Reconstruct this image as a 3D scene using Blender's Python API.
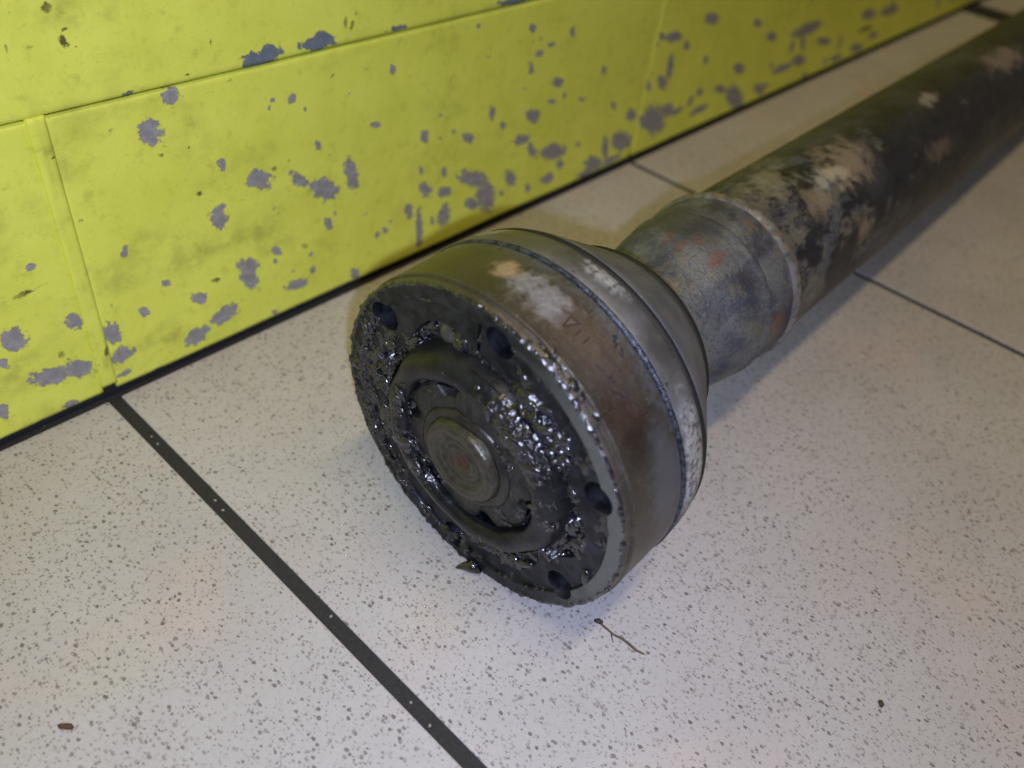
import bpy, bmesh, math, random
import numpy as np
from mathutils import Matrix, Vector

for o in list(bpy.data.objects):
    bpy.data.objects.remove(o, do_unlink=True)
scene = bpy.context.scene
C = scene.collection
MM = 0.001

# ------------------------------------------------------------------ camera
CAM = Vector((-0.07683, -0.23235, 0.2091))
RIGHT = Vector((0.67993, -0.72567, 0.10533))
UP_ = Vector((0.42949, 0.51055, 0.74490))
BACK = Vector((-0.59433, -0.46124, 0.65881))
cd = bpy.data.cameras.new('camera')
cd.sensor_width = 36.0
cd.lens = 838.2 * 36.0 / 1024.0
cd.clip_start = 0.005
cd.clip_end = 60
cd.dof.use_dof = True
cd.dof.focus_distance = 0.232
cd.dof.aperture_fstop = 9.0
co = bpy.data.objects.new('camera', cd)
C.objects.link(co)
m = Matrix.Identity(4)
for i in range(3):
    m[i][0], m[i][1], m[i][2], m[i][3] = RIGHT[i], UP_[i], BACK[i], CAM[i]
co.matrix_world = m
scene.camera = co

# ------------------------------------------------------------------ world, lamps, exposure
w = bpy.data.worlds.new('room_air')
scene.world = w
w.use_nodes = True
w.node_tree.nodes['Background'].inputs[0].default_value = (1.0, 0.84, 0.62, 1)
w.node_tree.nodes['Background'].inputs[1].default_value = 0.10

fl = bpy.data.lights.new('phone_flash', 'AREA')       # the phone's LED just below its lens
fl.shape = 'DISK'
fl.size = 0.005
fl.energy = 0.64
fl.color = (0.66, 0.73, 1.0)
fo = bpy.data.objects.new('phone_flash', fl)
C.objects.link(fo)
fm = m.copy()
fpos = CAM + RIGHT * 0.004 - UP_ * 0.0125
for i in range(3):
    fm[i][3] = fpos[i]
fo.matrix_world = fm

cl = bpy.data.lights.new('ceiling_lamp', 'AREA')      # warm lamp overhead, a little out from the wall
cl.shape = 'RECTANGLE'
cl.size = 1.2
cl.size_y = 0.16
cl.energy = 20
cl.color = (1.0, 0.77, 0.42)
clo = bpy.data.objects.new('ceiling_lamp', cl)
C.objects.link(clo)
clo.location = (-0.15, -0.62, 2.45)

vs = scene.view_settings
vs.view_transform = 'Standard'
vs.look = 'None'
vs.exposure = 0.0
vs.gamma = 1.0
vs.use_curve_mapping = False

# ------------------------------------------------------------------ helpers
def link_mesh(name, me, mat=None, parent=None, mw=None, kind=None, sharp=None):
    o = bpy.data.objects.new(name, me)
    C.objects.link(o)
    if mat and not me.materials:
        me.materials.append(mat)
    if parent is not None:
        o.parent = parent
    if mw is not None:
        o.matrix_local = mw
    if kind:
        o['kind'] = kind
    if sharp is not None:
        me.shade_smooth()
        me.set_sharp_from_angle(angle=math.radians(sharp))
    return o

def tag(o, label, cat, group=None):
    o['label'] = label
    o['category'] = cat
    if group:
        o['group'] = group
    return o

def mesh_from(name, verts, faces):
    me = bpy.data.meshes.new(name)
    me.from_pydata(verts, [], faces)
    me.validate()
    me.update()
    return me

def box_mesh(name, lo, hi, bevel=0.0, seg=1):
    bm = bmesh.new()
    bmesh.ops.create_cube(bm, size=1)
    for v in bm.verts:
        for i in range(3):
            v.co[i] = lo[i] if v.co[i] < 0 else hi[i]
    if bevel:
        bmesh.ops.bevel(bm, geom=bm.edges[:], offset=bevel, segments=seg, affect='EDGES', profile=0.5)
    me = bpy.data.meshes.new(name)
    bm.to_mesh(me)
    bm.free()
    return me

def lathe_mesh(name, prof, n=160, closed=False, rfun=None):
    """prof: list of (r, z) in mm, turned about local z."""
    vs_, fs = [], []
    k = len(prof)
    for j in range(n):
        th = 2 * math.pi * j / n
        for (r, z) in prof:
            rr, zz = (r, z) if rfun is None else rfun(r, z, th)
            vs_.append((rr * math.cos(th) * MM, rr * math.sin(th) * MM, zz * MM))
    for j in range(n):
        a, b = j * k, ((j + 1) % n) * k
        for i in range(k - 1 if not closed else k):
            i2 = (i + 1) % k
            fs.append((a + i, b + i, b + i2, a + i2))
    me = bpy.data.meshes.new(name)
    me.from_pydata(vs_, [], fs)
    bm = bmesh.new()
    bm.from_mesh(me)
    bmesh.ops.remove_doubles(bm, verts=bm.verts[:], dist=1e-7)
    bmesh.ops.recalc_face_normals(bm, faces=bm.faces[:])
    bm.to_mesh(me)
    bm.free()
    return me

def tube_mesh(name, pts, radii, n=8):
    """tapered tube through 3D points (metres)."""
    vs_, fs = [], []
    P = [Vector(p) for p in pts]
    for i, p in enumerate(P):
        d = (P[min(i + 1, len(P) - 1)] - P[max(i - 1, 0)]).normalized()
        s = d.cross(Vector((0.1, 0.2, 1))).normalized()
        t = s.cross(d)
        for j in range(n):
            a = 2 * math.pi * j / n
            vs_.append(p + (s * math.cos(a) + t * math.sin(a)) * radii[i])
    for i in range(len(P) - 1):
        for j in range(n):
            fs.append((i * n + j, i * n + (j + 1) % n, (i + 1) * n + (j + 1) % n, (i + 1) * n + j))
    fs.append(tuple(range(n))[::-1])
    fs.append(tuple(range((len(P) - 1) * n, len(P) * n)))
    return mesh_from(name, vs_, fs)

def _hash(ix, iy, iz, seed):
    h = (ix.astype(np.uint32) * np.uint32(374761393) + iy.astype(np.uint32) * np.uint32(668265263)
         + iz.astype(np.uint32) * np.uint32(2147483647) + np.uint32(seed * 974711 + 13))
    h = (h ^ (h >> np.uint32(13))) * np.uint32(1274126177)
    h = h ^ (h >> np.uint32(16))
    h = (h * np.uint32(2246822519)) ^ (h >> np.uint32(11))
    return (h & np.uint32(0xFFFFFF)).astype(np.float64) / 0xFFFFFF * 2 - 1

def vnoise(x, y, z=None, seed=0):
    x = np.asarray(x, float); y = np.asarray(y, float)
    z = np.zeros_like(x) if z is None else np.asarray(z, float)
    fx, fy, fz = np.floor(x), np.floor(y), np.floor(z)
    tx, ty, tz = x - fx, y - fy, z - fz
    tx, ty, tz = [t * t * (3 - 2 * t) for t in (tx, ty, tz)]
    ix, iy, iz = [(f.astype(np.int64) & 0xFFFFFF) for f in (fx, fy, fz)]
    r = 0
    for dx in (0, 1):
        for dy in (0, 1):
            for dz in (0, 1):
                wgt = (tx if dx else 1 - tx) * (ty if dy else 1 - ty) * (tz if dz else 1 - tz)
                r = r + wgt * _hash(ix + dx, iy + dy, iz + dz, seed)
    return r

def fbm(x, y, z=None, seed=0, oct=3):
    s, a, t = 0, 1.0, 0
    z = np.zeros_like(x) if z is None else z
    for k in range(oct):
        s = s + a * vnoise(x * 2 ** k, y * 2 ** k, z * 2 ** k, seed + k)
        t += a
        a *= 0.5
    return s / t * 1.6

class Mt:
    """small node-material builder"""
    def __init__(self, name):
        self.m = bpy.data.materials.new(name)
        self.m.use_nodes = True
        self.t = self.m.node_tree
        self.b = self.t.nodes['Principled BSDF']
        self._obj = None
    def n(self, typ):
        return self.t.nodes.new(typ)
    def put(self, sock, val):
        if hasattr(val, 'is_output'):
            self.t.links.new(val, sock)
        elif isinstance(val, (tuple, list)) and len(val) == 3 and sock.type == 'RGBA':
            sock.default_value = (*val, 1)
        else:
            sock.default_value = val
    def set(self, **kw):
        names = {'col': 'Base Color', 'rough': 'Roughness', 'metal': 'Metallic', 'spec': 'Specular IOR Level',
                 'normal': 'Normal', 'coat': 'Coat Weight', 'coatr': 'Coat Roughness'}
        for k, v in kw.items():
            self.put(self.b.inputs[names[k]], v)
        return self
    @property
    def obj(self):
        if self._obj is None:
            self._obj = self.n('ShaderNodeTexCoord').outputs['Object']
        return self._obj
    def world(self):
        return self.n('ShaderNodeNewGeometry').outputs['Position']
    def scale(self, v, s):
        x = self.n('ShaderNodeVectorMath'); x.operation = 'MULTIPLY'
        self.put(x.inputs[0], v); x.inputs[1].default_value = s
        return x.outputs[0]
    def add(self, v, w_):
        x = self.n('ShaderNodeVectorMath'); x.operation = 'ADD'
        self.put(x.inputs[0], v); self.put(x.inputs[1], w_)
        return x.outputs[0]
    def noise(self, scale, detail=4, rough=0.55, vec=None, dist=0.0, color=False):
        x = self.n('ShaderNodeTexNoise')
        self.put(x.inputs['Vector'], self.obj if vec is None else vec)
        x.inputs['Scale'].default_value = scale
        x.inputs['Detail'].default_value = detail
        x.inputs['Roughness'].default_value = rough
        x.inputs['Distortion'].default_value = dist
        return x.outputs['Color' if color else 'Fac']
    def voro(self, scale, vec=None, feature='F1'):
        x = self.n('ShaderNodeTexVoronoi')
        x.feature = feature
        self.put(x.inputs['Vector'], self.obj if vec is None else vec)
        x.inputs['Scale'].default_value = scale
        return x.outputs['Distance'], x.outputs['Color']
    def math(self, op, a, b=0.0, c=None, clamp=False):
        x = self.n('ShaderNodeMath'); x.operation = op; x.use_clamp = clamp
        self.put(x.inputs[0], a); self.put(x.inputs[1], b)
        if c is not None:
            self.put(x.inputs[2], c)
        return x.outputs[0]
    def step(self, f, a, b):
        """smooth 0..1 as f runs from a to b"""
        x = self.n('ShaderNodeMapRange'); x.interpolation_type = 'SMOOTHSTEP'
        self.put(x.inputs[0], f)
        x.inputs[1].default_value = a; x.inputs[2].default_value = b
        if a > b:
            x.inputs[1].default_value = b; x.inputs[2].default_value = a
            x.inputs[3].default_value = 1; x.inputs[4].default_value = 0
        return x.outputs[0]
    def mix(self, f, a, b):
        x = self.n('ShaderNodeMix'); x.data_type = 'RGBA'
        self.put(x.inputs[0], f); self.put(x.inputs[6], a); self.put(x.inputs[7], b)
        return x.outputs[2]
    def mixf(self, f, a, b):
        x = self.n('ShaderNodeMix'); x.data_type = 'FLOAT'
        self.put(x.inputs[0], f); self.put(x.inputs[2], a); self.put(x.inputs[3], b)
        return x.outputs[0]
    def attr(self, name):
        x = self.n('ShaderNodeAttribute'); x.attribute_name = name
        return x.outputs['Fac']
    def sep(self, v, i):
        x = self.n('ShaderNodeSeparateXYZ'); self.put(x.inputs[0], v)
        return x.outputs[i]
    def bump(self, h, strength=0.5, dist=0.0005, normal=None):
        x = self.n('ShaderNodeBump')
        self.put(x.inputs['Height'], h)
        x.inputs['Strength'].default_value = strength
        x.inputs['Distance'].default_value = dist
        if normal is not None:
            self.put(x.inputs['Normal'], normal)
        return x.outputs[0]
    def spot(self, c, r, jag=0.5, nscale=250, soft=0.35):
        """patch mask round local point c (mm) with radii r (mm), ragged edge"""
        d = self.n('ShaderNodeVectorMath'); d.operation = 'SUBTRACT'
        self.put(d.inputs[0], self.obj); d.inputs[1].default_value = [q * MM for q in c]
        s = self.scale(d.outputs[0], [1 / (q * MM) for q in (r if isinstance(r, (tuple, list)) else (r, r, r))])
        l = self.n('ShaderNodeVectorMath'); l.operation = 'LENGTH'
        self.put(l.inputs[0], s)
        nz = self.noise(nscale, 4, 0.6)
        f = self.math('ADD', l.outputs['Value'], self.math('MULTIPLY', self.math('SUBTRACT', nz, 0.5), jag * 2))
        return self.step(f, 1 + soft, 1 - soft)

def srgb(r, g, b):
    f = lambda c: (c / 255 / 12.92) if c / 255 <= 0.04045 else ((c / 255 + 0.055) / 1.055) ** 2.4
    return (f(r), f(g), f(b))

def onc(th, z, r=49.8):
    t = math.radians(th)
    return (r * math.cos(t), r * math.sin(t), z)

# ------------------------------------------------------------------ materials
def floor_tile_mat():
    t = Mt('speckled_tile')
    v = t.world()
    big = t.noise(14, 3, 0.5, v)
    tint = t.noise(22, 2, 0.5, t.add(v, (3.1, 1.7, 0)))
    base = t.mix(t.step(big, 0.3, 0.7), (0.445, 0.435, 0.45), (0.51, 0.50, 0.52))
    base = t.mix(t.math('MULTIPLY', t.step(tint, 0.52, 0.75), 0.6), base, (0.54, 0.455, 0.43))
    base = t.mix(t.math('MULTIPLY', t.step(t.noise(16, 2, 0.5, t.add(v, (7, 2, 0))), 0.55, 0.75), 0.45), base, (0.46, 0.47, 0.41))
    base = t.mix(t.math('MULTIPLY', t.noise(160, 3, 0.6, v), 0.35), base, (0.36, 0.34, 0.32))
    base = t.mix(t.math('MULTIPLY', t.step(t.noise(750, 3, 0.6, v), 0.5, 0.75), 0.4), base, (0.30, 0.28, 0.28))
    # speckles: two sizes, each Voronoi cell holds one or none
    wob = t.add(v, t.scale(t.noise(1500, 2, 0.5, v, color=True), (0.0010, 0.0010, 0.0)))
    dens = t.step(t.noise(30, 2, 0.5, t.add(v, (1, 5, 0))), 0.25, 0.75)
    col = base
    for sc, lo, hi, rad, dark in ((720, 0.24, 0.70, 0.25, (0.105, 0.085, 0.085)), (1250, 0.22, 0.78, 0.29, (0.21, 0.18, 0.18))):
        d, c = t.voro(sc, t.scale(wob, (1.0, 0.75, 1.0)))
        pres = t.sep(c, 0)
        size = t.math('MULTIPLY', t.math('SUBTRACT', t.math('ADD', pres, t.math('MULTIPLY', dens, 0.12)), lo), rad / (1 - lo) * 1.5)
        msk = t.step(t.math('SUBTRACT', size, d), -0.07, 0.06)
        msk = t.math('MULTIPLY', msk, t.step(pres, lo - 0.05, lo + 0.08))
        col = t.mix(t.math('MULTIPLY', msk, t.mixf(t.sep(c, 1), 0.35, 0.85)), col, dark)
    t.set(col=col, rough=t.mixf(t.noise(60, 3, 0.5, v), 0.42, 0.6), spec=0.35,
          normal=t.bump(t.noise(420, 4, 0.6, v), 0.25, 0.0004))
    return t.m

def grout_mat():
    t = Mt('dark_grout')
    v = t.world()
    n = t.noise(700, 4, 0.65, v)
    col = t.mix(n, (0.016, 0.016, 0.018), (0.042, 0.042, 0.044))
    d, c = t.voro(260, v)
    speck = t.math('MULTIPLY', t.step(d, 0.16, 0.1), t.step(t.sep(c, 0), 0.9, 0.93))
    col = t.mix(speck, col, (0.3, 0.28, 0.26))
    t.set(col=col, rough=0.75, spec=0.3, normal=t.bump(n, 0.6, 0.0006))
    return t.m

def paint_mat(name, under_a, under_b):
    t = Mt(name)
    v = t.world()
    dirt = t.noise(38, 5, 0.62, v)
    dirt2 = t.noise(170, 5, 0.65, v)
    col = t.mix(t.step(dirt, 0.3, 0.75), (0.85, 0.90, 0.135), (0.76, 0.805, 0.10))
    col = t.mix(t.math('MULTIPLY', t.step(dirt2, 0.52, 0.80), 0.45), col, (0.36, 0.35, 0.05))
    fine = t.noise(650, 4, 0.65, v)
    col = t.mix(t.math('MULTIPLY', t.step(fine, 0.55, 0.8), 0.35), col, (0.42, 0.42, 0.05))
    smudge = t.attr('smudge')
    col = t.mix(t.math('MULTIPLY', t.math('MULTIPLY', smudge, 0.55), t.step(t.noise(130, 4, 0.6, v), 0.3, 0.7)), col, (0.22, 0.20, 0.04))
    # dark stains
    st = t.math('ADD', t.attr('stain'), t.math('MULTIPLY', t.math('SUBTRACT', t.noise(900, 4, 0.7, v), 0.5), 1.5))
    stm = t.step(st, -0.12, 0.3)
    # paint chips
    jag = t.math('ADD', t.math('MULTIPLY', t.math('SUBTRACT', t.noise(380, 4, 0.6, v), 0.5), 2.3),
                 t.math('MULTIPLY', t.math('SUBTRACT', t.noise(1500, 3, 0.6, v), 0.5), 0.5))
    ch = t.math('ADD', t.attr('chip'), jag)
    chm = t.step(ch, -0.03, 0.03)
    edge = t.math('MULTIPLY', t.step(ch, -0.22, -0.02), t.step(ch, 0.1, -0.02))
    under = t.mix(t.step(t.noise(300, 4, 0.6, v), 0.35, 0.65), under_a, under_b)
    under = t.mix(t.math('MULTIPLY', t.step(t.noise(800, 3, 0.6, v), 0.6, 0.75), 0.6), under, (0.12, 0.11, 0.10))
    col = t.mix(t.math('MULTIPLY', edge, 0.45), col, (0.50, 0.52, 0.12))
    col = t.mix(t.math('MULTIPLY', stm, t.mixf(t.step(t.noise(120, 2, 0.5, v), 0.4, 0.6), 0.45, 0.9)), col, (0.06, 0.045, 0.03))
    col = t.mix(chm, col, under)
    h = t.math('SUBTRACT', t.math('MULTIPLY', t.noise(260, 4, 0.6, v), 0.35), chm)
    t.set(col=col, rough=t.mixf(chm, 0.5, 0.75), spec=t.mixf(chm, 0.3, 0.2), normal=t.bump(h, 0.6, 0.0004))
    return t.m

def race_mat():
    """outer race: brown-grey oiled steel with oxide patches"""
    t = Mt('oiled_steel')
    o = t.obj
    n1 = t.noise(60, 5, 0.6)
    n2 = t.noise(420, 5, 0.65)
    ringv = t.scale(o, (20, 20, 900))
    turn = t.noise(1.0, 3, 0.6, ringv)
    col = t.mix(t.step(n1, 0.3, 0.7), (0.085, 0.075, 0.06), (0.155, 0.138, 0.12))
    col = t.mix(t.math('MULTIPLY', t.step(n2, 0.5, 0.75), 0.5), col, (0.30, 0.27, 0.24))
    col = t.mix(t.math('MULTIPLY', turn, 0.35), col, (0.09, 0.08, 0.07))
    grain = t.noise(1500, 3, 0.7)
    col = t.mix(t.math('MULTIPLY', t.step(grain, 0.52, 0.7), 0.55), col, (0.24, 0.22, 0.19))
    col = t.mix(t.math('MULTIPLY', t.step(grain, 0.46, 0.3), 0.6), col, (0.035, 0.03, 0.025))
    rust = t.spot(onc(66, -12), (14, 9, 6), 0.7, 160, 0.6)
    col = t.mix(t.math('MULTIPLY', rust, 0.4), col, (0.18, 0.125, 0.10))
    rust2 = t.spot(onc(43, -10), (7, 9, 5), 0.7, 200, 0.5)
    col = t.mix(t.math('MULTIPLY', rust2, 0.45), col, (0.115, 0.052, 0.03))
    dk = t.spot(onc(34, -11), (4, 7, 5), 0.8, 200, 0.6)
    col = t.mix(t.math('MULTIPLY', dk, 0.45), col, (0.035, 0.028, 0.024))
    blue = t.math('MAXIMUM', t.spot(onc(20, -17), (8, 14, 5.5), 0.6, 160, 0.5), t.math('MULTIPLY', t.step(t.sep(o, 2), -0.0178, -0.0218), t.step(t.noise(330, 4, 0.65), 0.38, 0.6)))
    col = t.mix(t.math('MULTIPLY', blue, 0.7), col, (0.19, 0.21, 0.27))
    wall_reflect = t.spot(onc(112, -10), (16, 10, 12), 0.5, 120, 0.6)  # yellow wall's reflection painted into the steel at upper left
    col = t.mix(t.math('MULTIPLY', wall_reflect, 0.5), col, (0.12, 0.12, 0.04))
    gp = t.math('MAXIMUM', t.spot(onc(81, -13), (6.5, 6, 5), 1.3, 330, 0.5), t.spot(onc(88, -13), (5, 6, 4.5), 1.3, 330, 0.5))
    gcol = t.mix(t.step(t.noise(700, 4, 0.65), 0.4, 0.65), (0.20, 0.195, 0.20), (0.31, 0.30, 0.30))
    col = t.mix(t.math('MULTIPLY', gp, 0.7), col, gcol)
    oc = t.spot(onc(96, -14.5), (3.4, 4, 3.2), 1.1, 330, 0.6)
    col = t.mix(oc, col, t.mix(t.noise(900, 3), (0.26, 0.16, 0.07), (0.42, 0.34, 0.20)))
    # face (z near 0) is dark, the outermost flat of the rim blue-grey
    z = t.sep(o, 2)
    rr = t.n('ShaderNodeVectorMath'); rr.operation = 'LENGTH'
    t.put(rr.inputs[0], t.scale(o, (1, 1, 0)))
    face = t.step(rr.outputs['Value'], 0.0490, 0.0486)
    fcol = t.mix(t.step(t.noise(260, 4, 0.6), 0.35, 0.65), (0.013, 0.014, 0.019), (0.042, 0.047, 0.06))
    flat = t.math('MULTIPLY', t.step(rr.outputs['Value'], 0.0442, 0.0446), t.spot(onc(18, 0, 46), (30, 42, 8), 0.3, 120, 0.4))
    fcol = t.mix(flat, fcol, t.mix(t.noise(500, 3), (0.13, 0.145, 0.15), (0.22, 0.235, 0.24)))
    col = t.mix(face, col, fcol)
    oxide = t.math('MAXIMUM', gp, oc)
    t.set(col=col, metal=t.math('SUBTRACT', 0.75, t.math('MULTIPLY', oxide, 0.5)),
          rough=t.math('ADD', t.mixf(n2, 0.28, 0.5), t.math('MULTIPLY', oxide, 0.2)), spec=0.5,
          normal=t.bump(t.math('ADD', t.noise(1600, 4, 0.7), t.math('MULTIPLY', turn, 0.4)), 0.6, 0.0004))
    return t.m

def cap_mat(name, dome=False):
    t = Mt(name)
    n1 = t.noise(90, 5, 0.62)
    n2 = t.noise(600, 4, 0.65)
    if dome:
        col = t.mix(t.step(n1, 0.35, 0.65), (0.11, 0.118, 0.145), (0.16, 0.168, 0.20))
        col = t.mix(t.math('MULTIPLY', t.step(n2, 0.6, 0.75), 0.4), col, (0.36, 0.36, 0.38))
        t.set(col=col, metal=0.1, rough=0.62, spec=0.35, normal=t.bump(n2, 0.3, 0.0003))
        return t.m
    col = t.mix(t.step(n1, 0.3, 0.7), (0.10, 0.098, 0.092), (0.18, 0.18, 0.19))
    pit = t.math('MULTIPLY', t.step(t.noise(330, 4, 0.65), 0.62, 0.68), t.spot(onc(62, -28), (22, 18, 8), 0.4, 120, 0.5))
    col = t.mix(pit, col, (0.03, 0.026, 0.022))
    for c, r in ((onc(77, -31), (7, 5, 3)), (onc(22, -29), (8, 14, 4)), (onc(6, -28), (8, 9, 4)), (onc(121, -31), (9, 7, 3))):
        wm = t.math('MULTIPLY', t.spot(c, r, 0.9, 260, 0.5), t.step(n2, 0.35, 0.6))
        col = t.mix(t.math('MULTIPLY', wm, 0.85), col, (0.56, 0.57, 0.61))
    ol = t.spot(onc(104, -29), (12, 8, 6), 0.5, 120, 0.5)  # olive reflection of the wall, carried on in the cap's colour
    col = t.mix(t.math('MULTIPLY', ol, 0.6), col, (0.13, 0.12, 0.05))
    t.set(col=col, metal=0.5, rough=t.mixf(n1, 0.38, 0.6), spec=0.5, normal=t.bump(t.math('SUBTRACT', n2, pit), 0.4, 0.0004))
    return t.m

def bead_mat():
    t = Mt('crimped_edge')
    n = t.noise(700, 4, 0.7)
    col = t.mix(t.step(n, 0.35, 0.65), (0.012, 0.014, 0.022), (0.085, 0.095, 0.125))
    t.set(col=col, metal=0.6, rough=0.35, normal=t.bump(n, 0.7, 0.0006))
    return t.m

def dark_steel(name, a=(0.022, 0.021, 0.019), b=(0.05, 0.048, 0.042), rough=0.32, radial=False):
    t = Mt(name)
    n = t.noise(220, 5, 0.62)
    col = t.mix(t.step(n, 0.3, 0.7), a, b)
    h = t.noise(900, 4, 0.65)
    if radial:      # hammer and lathe streaks running outward
        sx = t.noise(1.0, 4, 0.65, t.scale(t.obj, (700, 160, 160)), dist=0.6)
        col = t.mix(t.math('MULTIPLY', t.step(sx, 0.4, 0.7), 0.5), col, (0.075, 0.073, 0.062))
        h = t.math('ADD', h, sx)
    t.set(col=col, metal=0.55, rough=t.mixf(n, rough, rough + 0.2), spec=0.5, normal=t.bump(h, 0.4, 0.0004))
    return t.m

def boss_mat():
    t = Mt('stub_end_steel')
    rr = t.n('ShaderNodeVectorMath'); rr.operation = 'LENGTH'
    t.put(rr.inputs[0], t.scale(t.obj, (1, 1, 0)))
    wob = t.math('ADD', rr.outputs['Value'], t.math('MULTIPLY', t.noise(160, 3, 0.6), 0.0012))
    rings = t.math('SINE', t.math('MULTIPLY', wob, 4200))
    n = t.noise(420, 4, 0.65)
    col = t.mix(t.step(n, 0.3, 0.7), (0.035, 0.033, 0.024), (0.08, 0.075, 0.056))
    col = t.mix(t.math('MULTIPLY', t.step(rings, 0.2, 0.9), 0.3), col, (0.11, 0.105, 0.09))
    col = t.mix(t.spot((0, 0, 4), (2.6, 2.6, 6), 0.5, 500, 0.4), col, (0.085, 0.045, 0.036))
    t.set(col=col, metal=0.55, rough=t.mixf(n, 0.25, 0.45), normal=t.bump(t.math('ADD', t.math('MULTIPLY', rings, 0.5), t.math('MULTIPLY', n, 2)), 0.4, 0.0003))
    return t.m

def grease_mat():
    t = Mt('black_grease')
    h = t.noise(700, 4, 0.55)
    col = t.mix(t.step(t.noise(240, 4, 0.6), 0.35, 0.7), (0.003, 0.0035, 0.007), (0.008, 0.0095, 0.017))
    t.b.inputs['IOR'].default_value = 1.65
    t.set(col=col, rough=t.mixf(t.noise(300, 3, 0.5), 0.09, 0.19), spec=0.8, normal=t.bump(h, 0.6, 0.0006))
    return t.m

def yoke_mat():
    """scabby paint over steel: blue-grey, ochre and rust"""
    t = Mt('weathered_yoke')
    n1 = t.noise(75, 5, 0.62)
    n2 = t.noise(120, 5, 0.62, t.add(t.obj, (5, 2, 1)))
    n3 = t.noise(380, 5, 0.65)
    col = t.mix(t.step(n1, 0.36, 0.62), (0.055, 0.065, 0.095), (0.155, 0.165, 0.175))
    col = t.mix(t.math('MULTIPLY', t.step(n2, 0.52, 0.68), 0.75), col, (0.18, 0.16, 0.115))
    col = t.mix(t.math('MULTIPLY', t.step(t.noise(55, 4, 0.6, t.add(t.obj, (9, 4, 2))), 0.55, 0.66), 0.8), col, (0.045, 0.045, 0.065))
    col = t.mix(t.math('MULTIPLY', t.step(n3, 0.62, 0.72), 0.5), col, (0.27, 0.26, 0.235))
    n4 = t.noise(950, 4, 0.7)
    col = t.mix(t.math('MULTIPLY', t.step(n4, 0.5, 0.35), 0.6), col, (0.045, 0.045, 0.055))
    col = t.mix(t.math('MULTIPLY', t.step(n4, 0.6, 0.72), 0.5), col, (0.30, 0.29, 0.28))
    for th, z, r in ((104, -90, (2.6, 3, 6)), (92, -88, (2.2, 3, 5.5)), (69, -93, (2.5, 3, 5)), (8, -112, (3, 4, 3.5)), (75, -117, (1.6, 1.6, 1.6)), (85, -95, (3, 2, 2))):
        col = t.mix(t.math('MULTIPLY', t.spot(onc(th, z, 29.3), r, 1.2, 300, 0.5), 0.6), col, (0.19, 0.08, 0.05))
    col = t.mix(t.math('MULTIPLY', t.spot(onc(108, -103, 29.3), (14, 8, 9), 0.6, 130, 0.5), 0.7), col, (0.05, 0.05, 0.05))
    t.set(col=col, metal=0.25, rough=t.mixf(n3, 0.35, 0.6), spec=0.5, normal=t.bump(t.math('ADD', n3, t.math('MULTIPLY', n4, 0.6)), 0.7, 0.0008))
    return t.m

def weld_mat():
    t = Mt('weld_bead_steel')
    n = t.noise(300, 4, 0.65)
    col = t.mix(t.step(n, 0.35, 0.65), (0.13, 0.125, 0.12), (0.27, 0.27, 0.28))
    col = t.mix(t.math('MULTIPLY', t.step(t.noise(140, 3), 0.56, 0.68), 0.7), col, (0.30, 0.20, 0.11))
    t.set(col=col, metal=0.4, rough=0.45, normal=t.bump(n, 0.5, 0.0006))
    return t.m

def tube_mat():
    t = Mt('chipped_black_paint')
    o = t.obj
    z = t.sep(o, 2)
    ov = t.scale(o, (1, 1, 0.55))
    n1 = t.noise(95, 6, 0.68, ov)
    n2 = t.noise(150, 5, 0.65, ov)
    n3 = t.noise(420, 4, 0.65)
    near = t.step(z, -0.30, -0.135)        # bare patches gather by the weld
    near2 = t.step(z, -0.165, -0.13)
    col = t.mix(t.step(n2, 0.3, 0.7), (0.007, 0.009, 0.017), (0.022, 0.025, 0.037))
    # scuffed grey film along the crown
    film = t.step(t.noise(30, 4, 0.6, t.add(ov, (2, 7, 1))), 0.48, 0.66)
    col = t.mix(t.math('MULTIPLY', film, 0.55), col, (0.085, 0.092, 0.12))
    bare = t.step(t.math('ADD', n1, t.math('ADD', t.math('MULTIPLY', near, 0.17), t.math('MULTIPLY', near2, 0.07))), 0.66, 0.76)
    bcol = t.mix(t.step(n2, 0.4, 0.6), (0.085, 0.10, 0.14), (0.17, 0.16, 0.135))
    bcol = t.mix(t.math('MULTIPLY', t.step(n3, 0.58, 0.72), 0.8), bcol, (0.34, 0.31, 0.27))
    col = t.mix(t.math('MULTIPLY', bare, 0.8), col, bcol)
    n4 = t.noise(800, 4, 0.7)
    col = t.mix(t.math('MULTIPLY', t.step(n4, 0.5, 0.36), 0.6), col, (0.012, 0.012, 0.016))
    for th, zz, r, c in ((72, -169, (4, 4, 6), (0.62, 0.62, 0.55)), (73, -192, (9, 5, 14), (0.42, 0.34, 0.26)), (62, -158, (6, 5, 8), (0.36, 0.30, 0.21)),
                         (69, -182, (5, 4, 4), (0.58, 0.54, 0.44)), (82, -285, (3, 2, 8), (0.45, 0.43, 0.43)), (27, -181, (4, 5, 6), (0.34, 0.29, 0.22)),
                         (74, -385, (7, 4, 22), (0.34, 0.30, 0.30)), (40, -262, (3, 4, 12), (0.19, 0.15, 0.13)), (96, -150, (6, 3, 10), (0.34, 0.33, 0.24))):
        col = t.mix(t.math('MULTIPLY', t.spot(onc(th, zz, 29.3), r, 2.0, 190, 0.7), 0.5), col, c)
    t.set(col=col, metal=0.0, rough=t.mixf(t.noise(120, 4, 0.6), 0.32, 0.6), spec=0.55, normal=t.bump(t.math('ADD', n3, bare), 0.35, 0.0005))
    return t.m

def plain(name, col, rough=0.6, metal=0.0, ns=600, amp=0.5):
    t = Mt(name)
    n = t.noise(ns, 4, 0.6)
    t.set(col=t.mix(t.math('MULTIPLY', n, amp), col, tuple(c * 0.4 for c in col)), rough=rough, metal=metal, normal=t.bump(n, 0.4, 0.0004))
    return t.m

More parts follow.
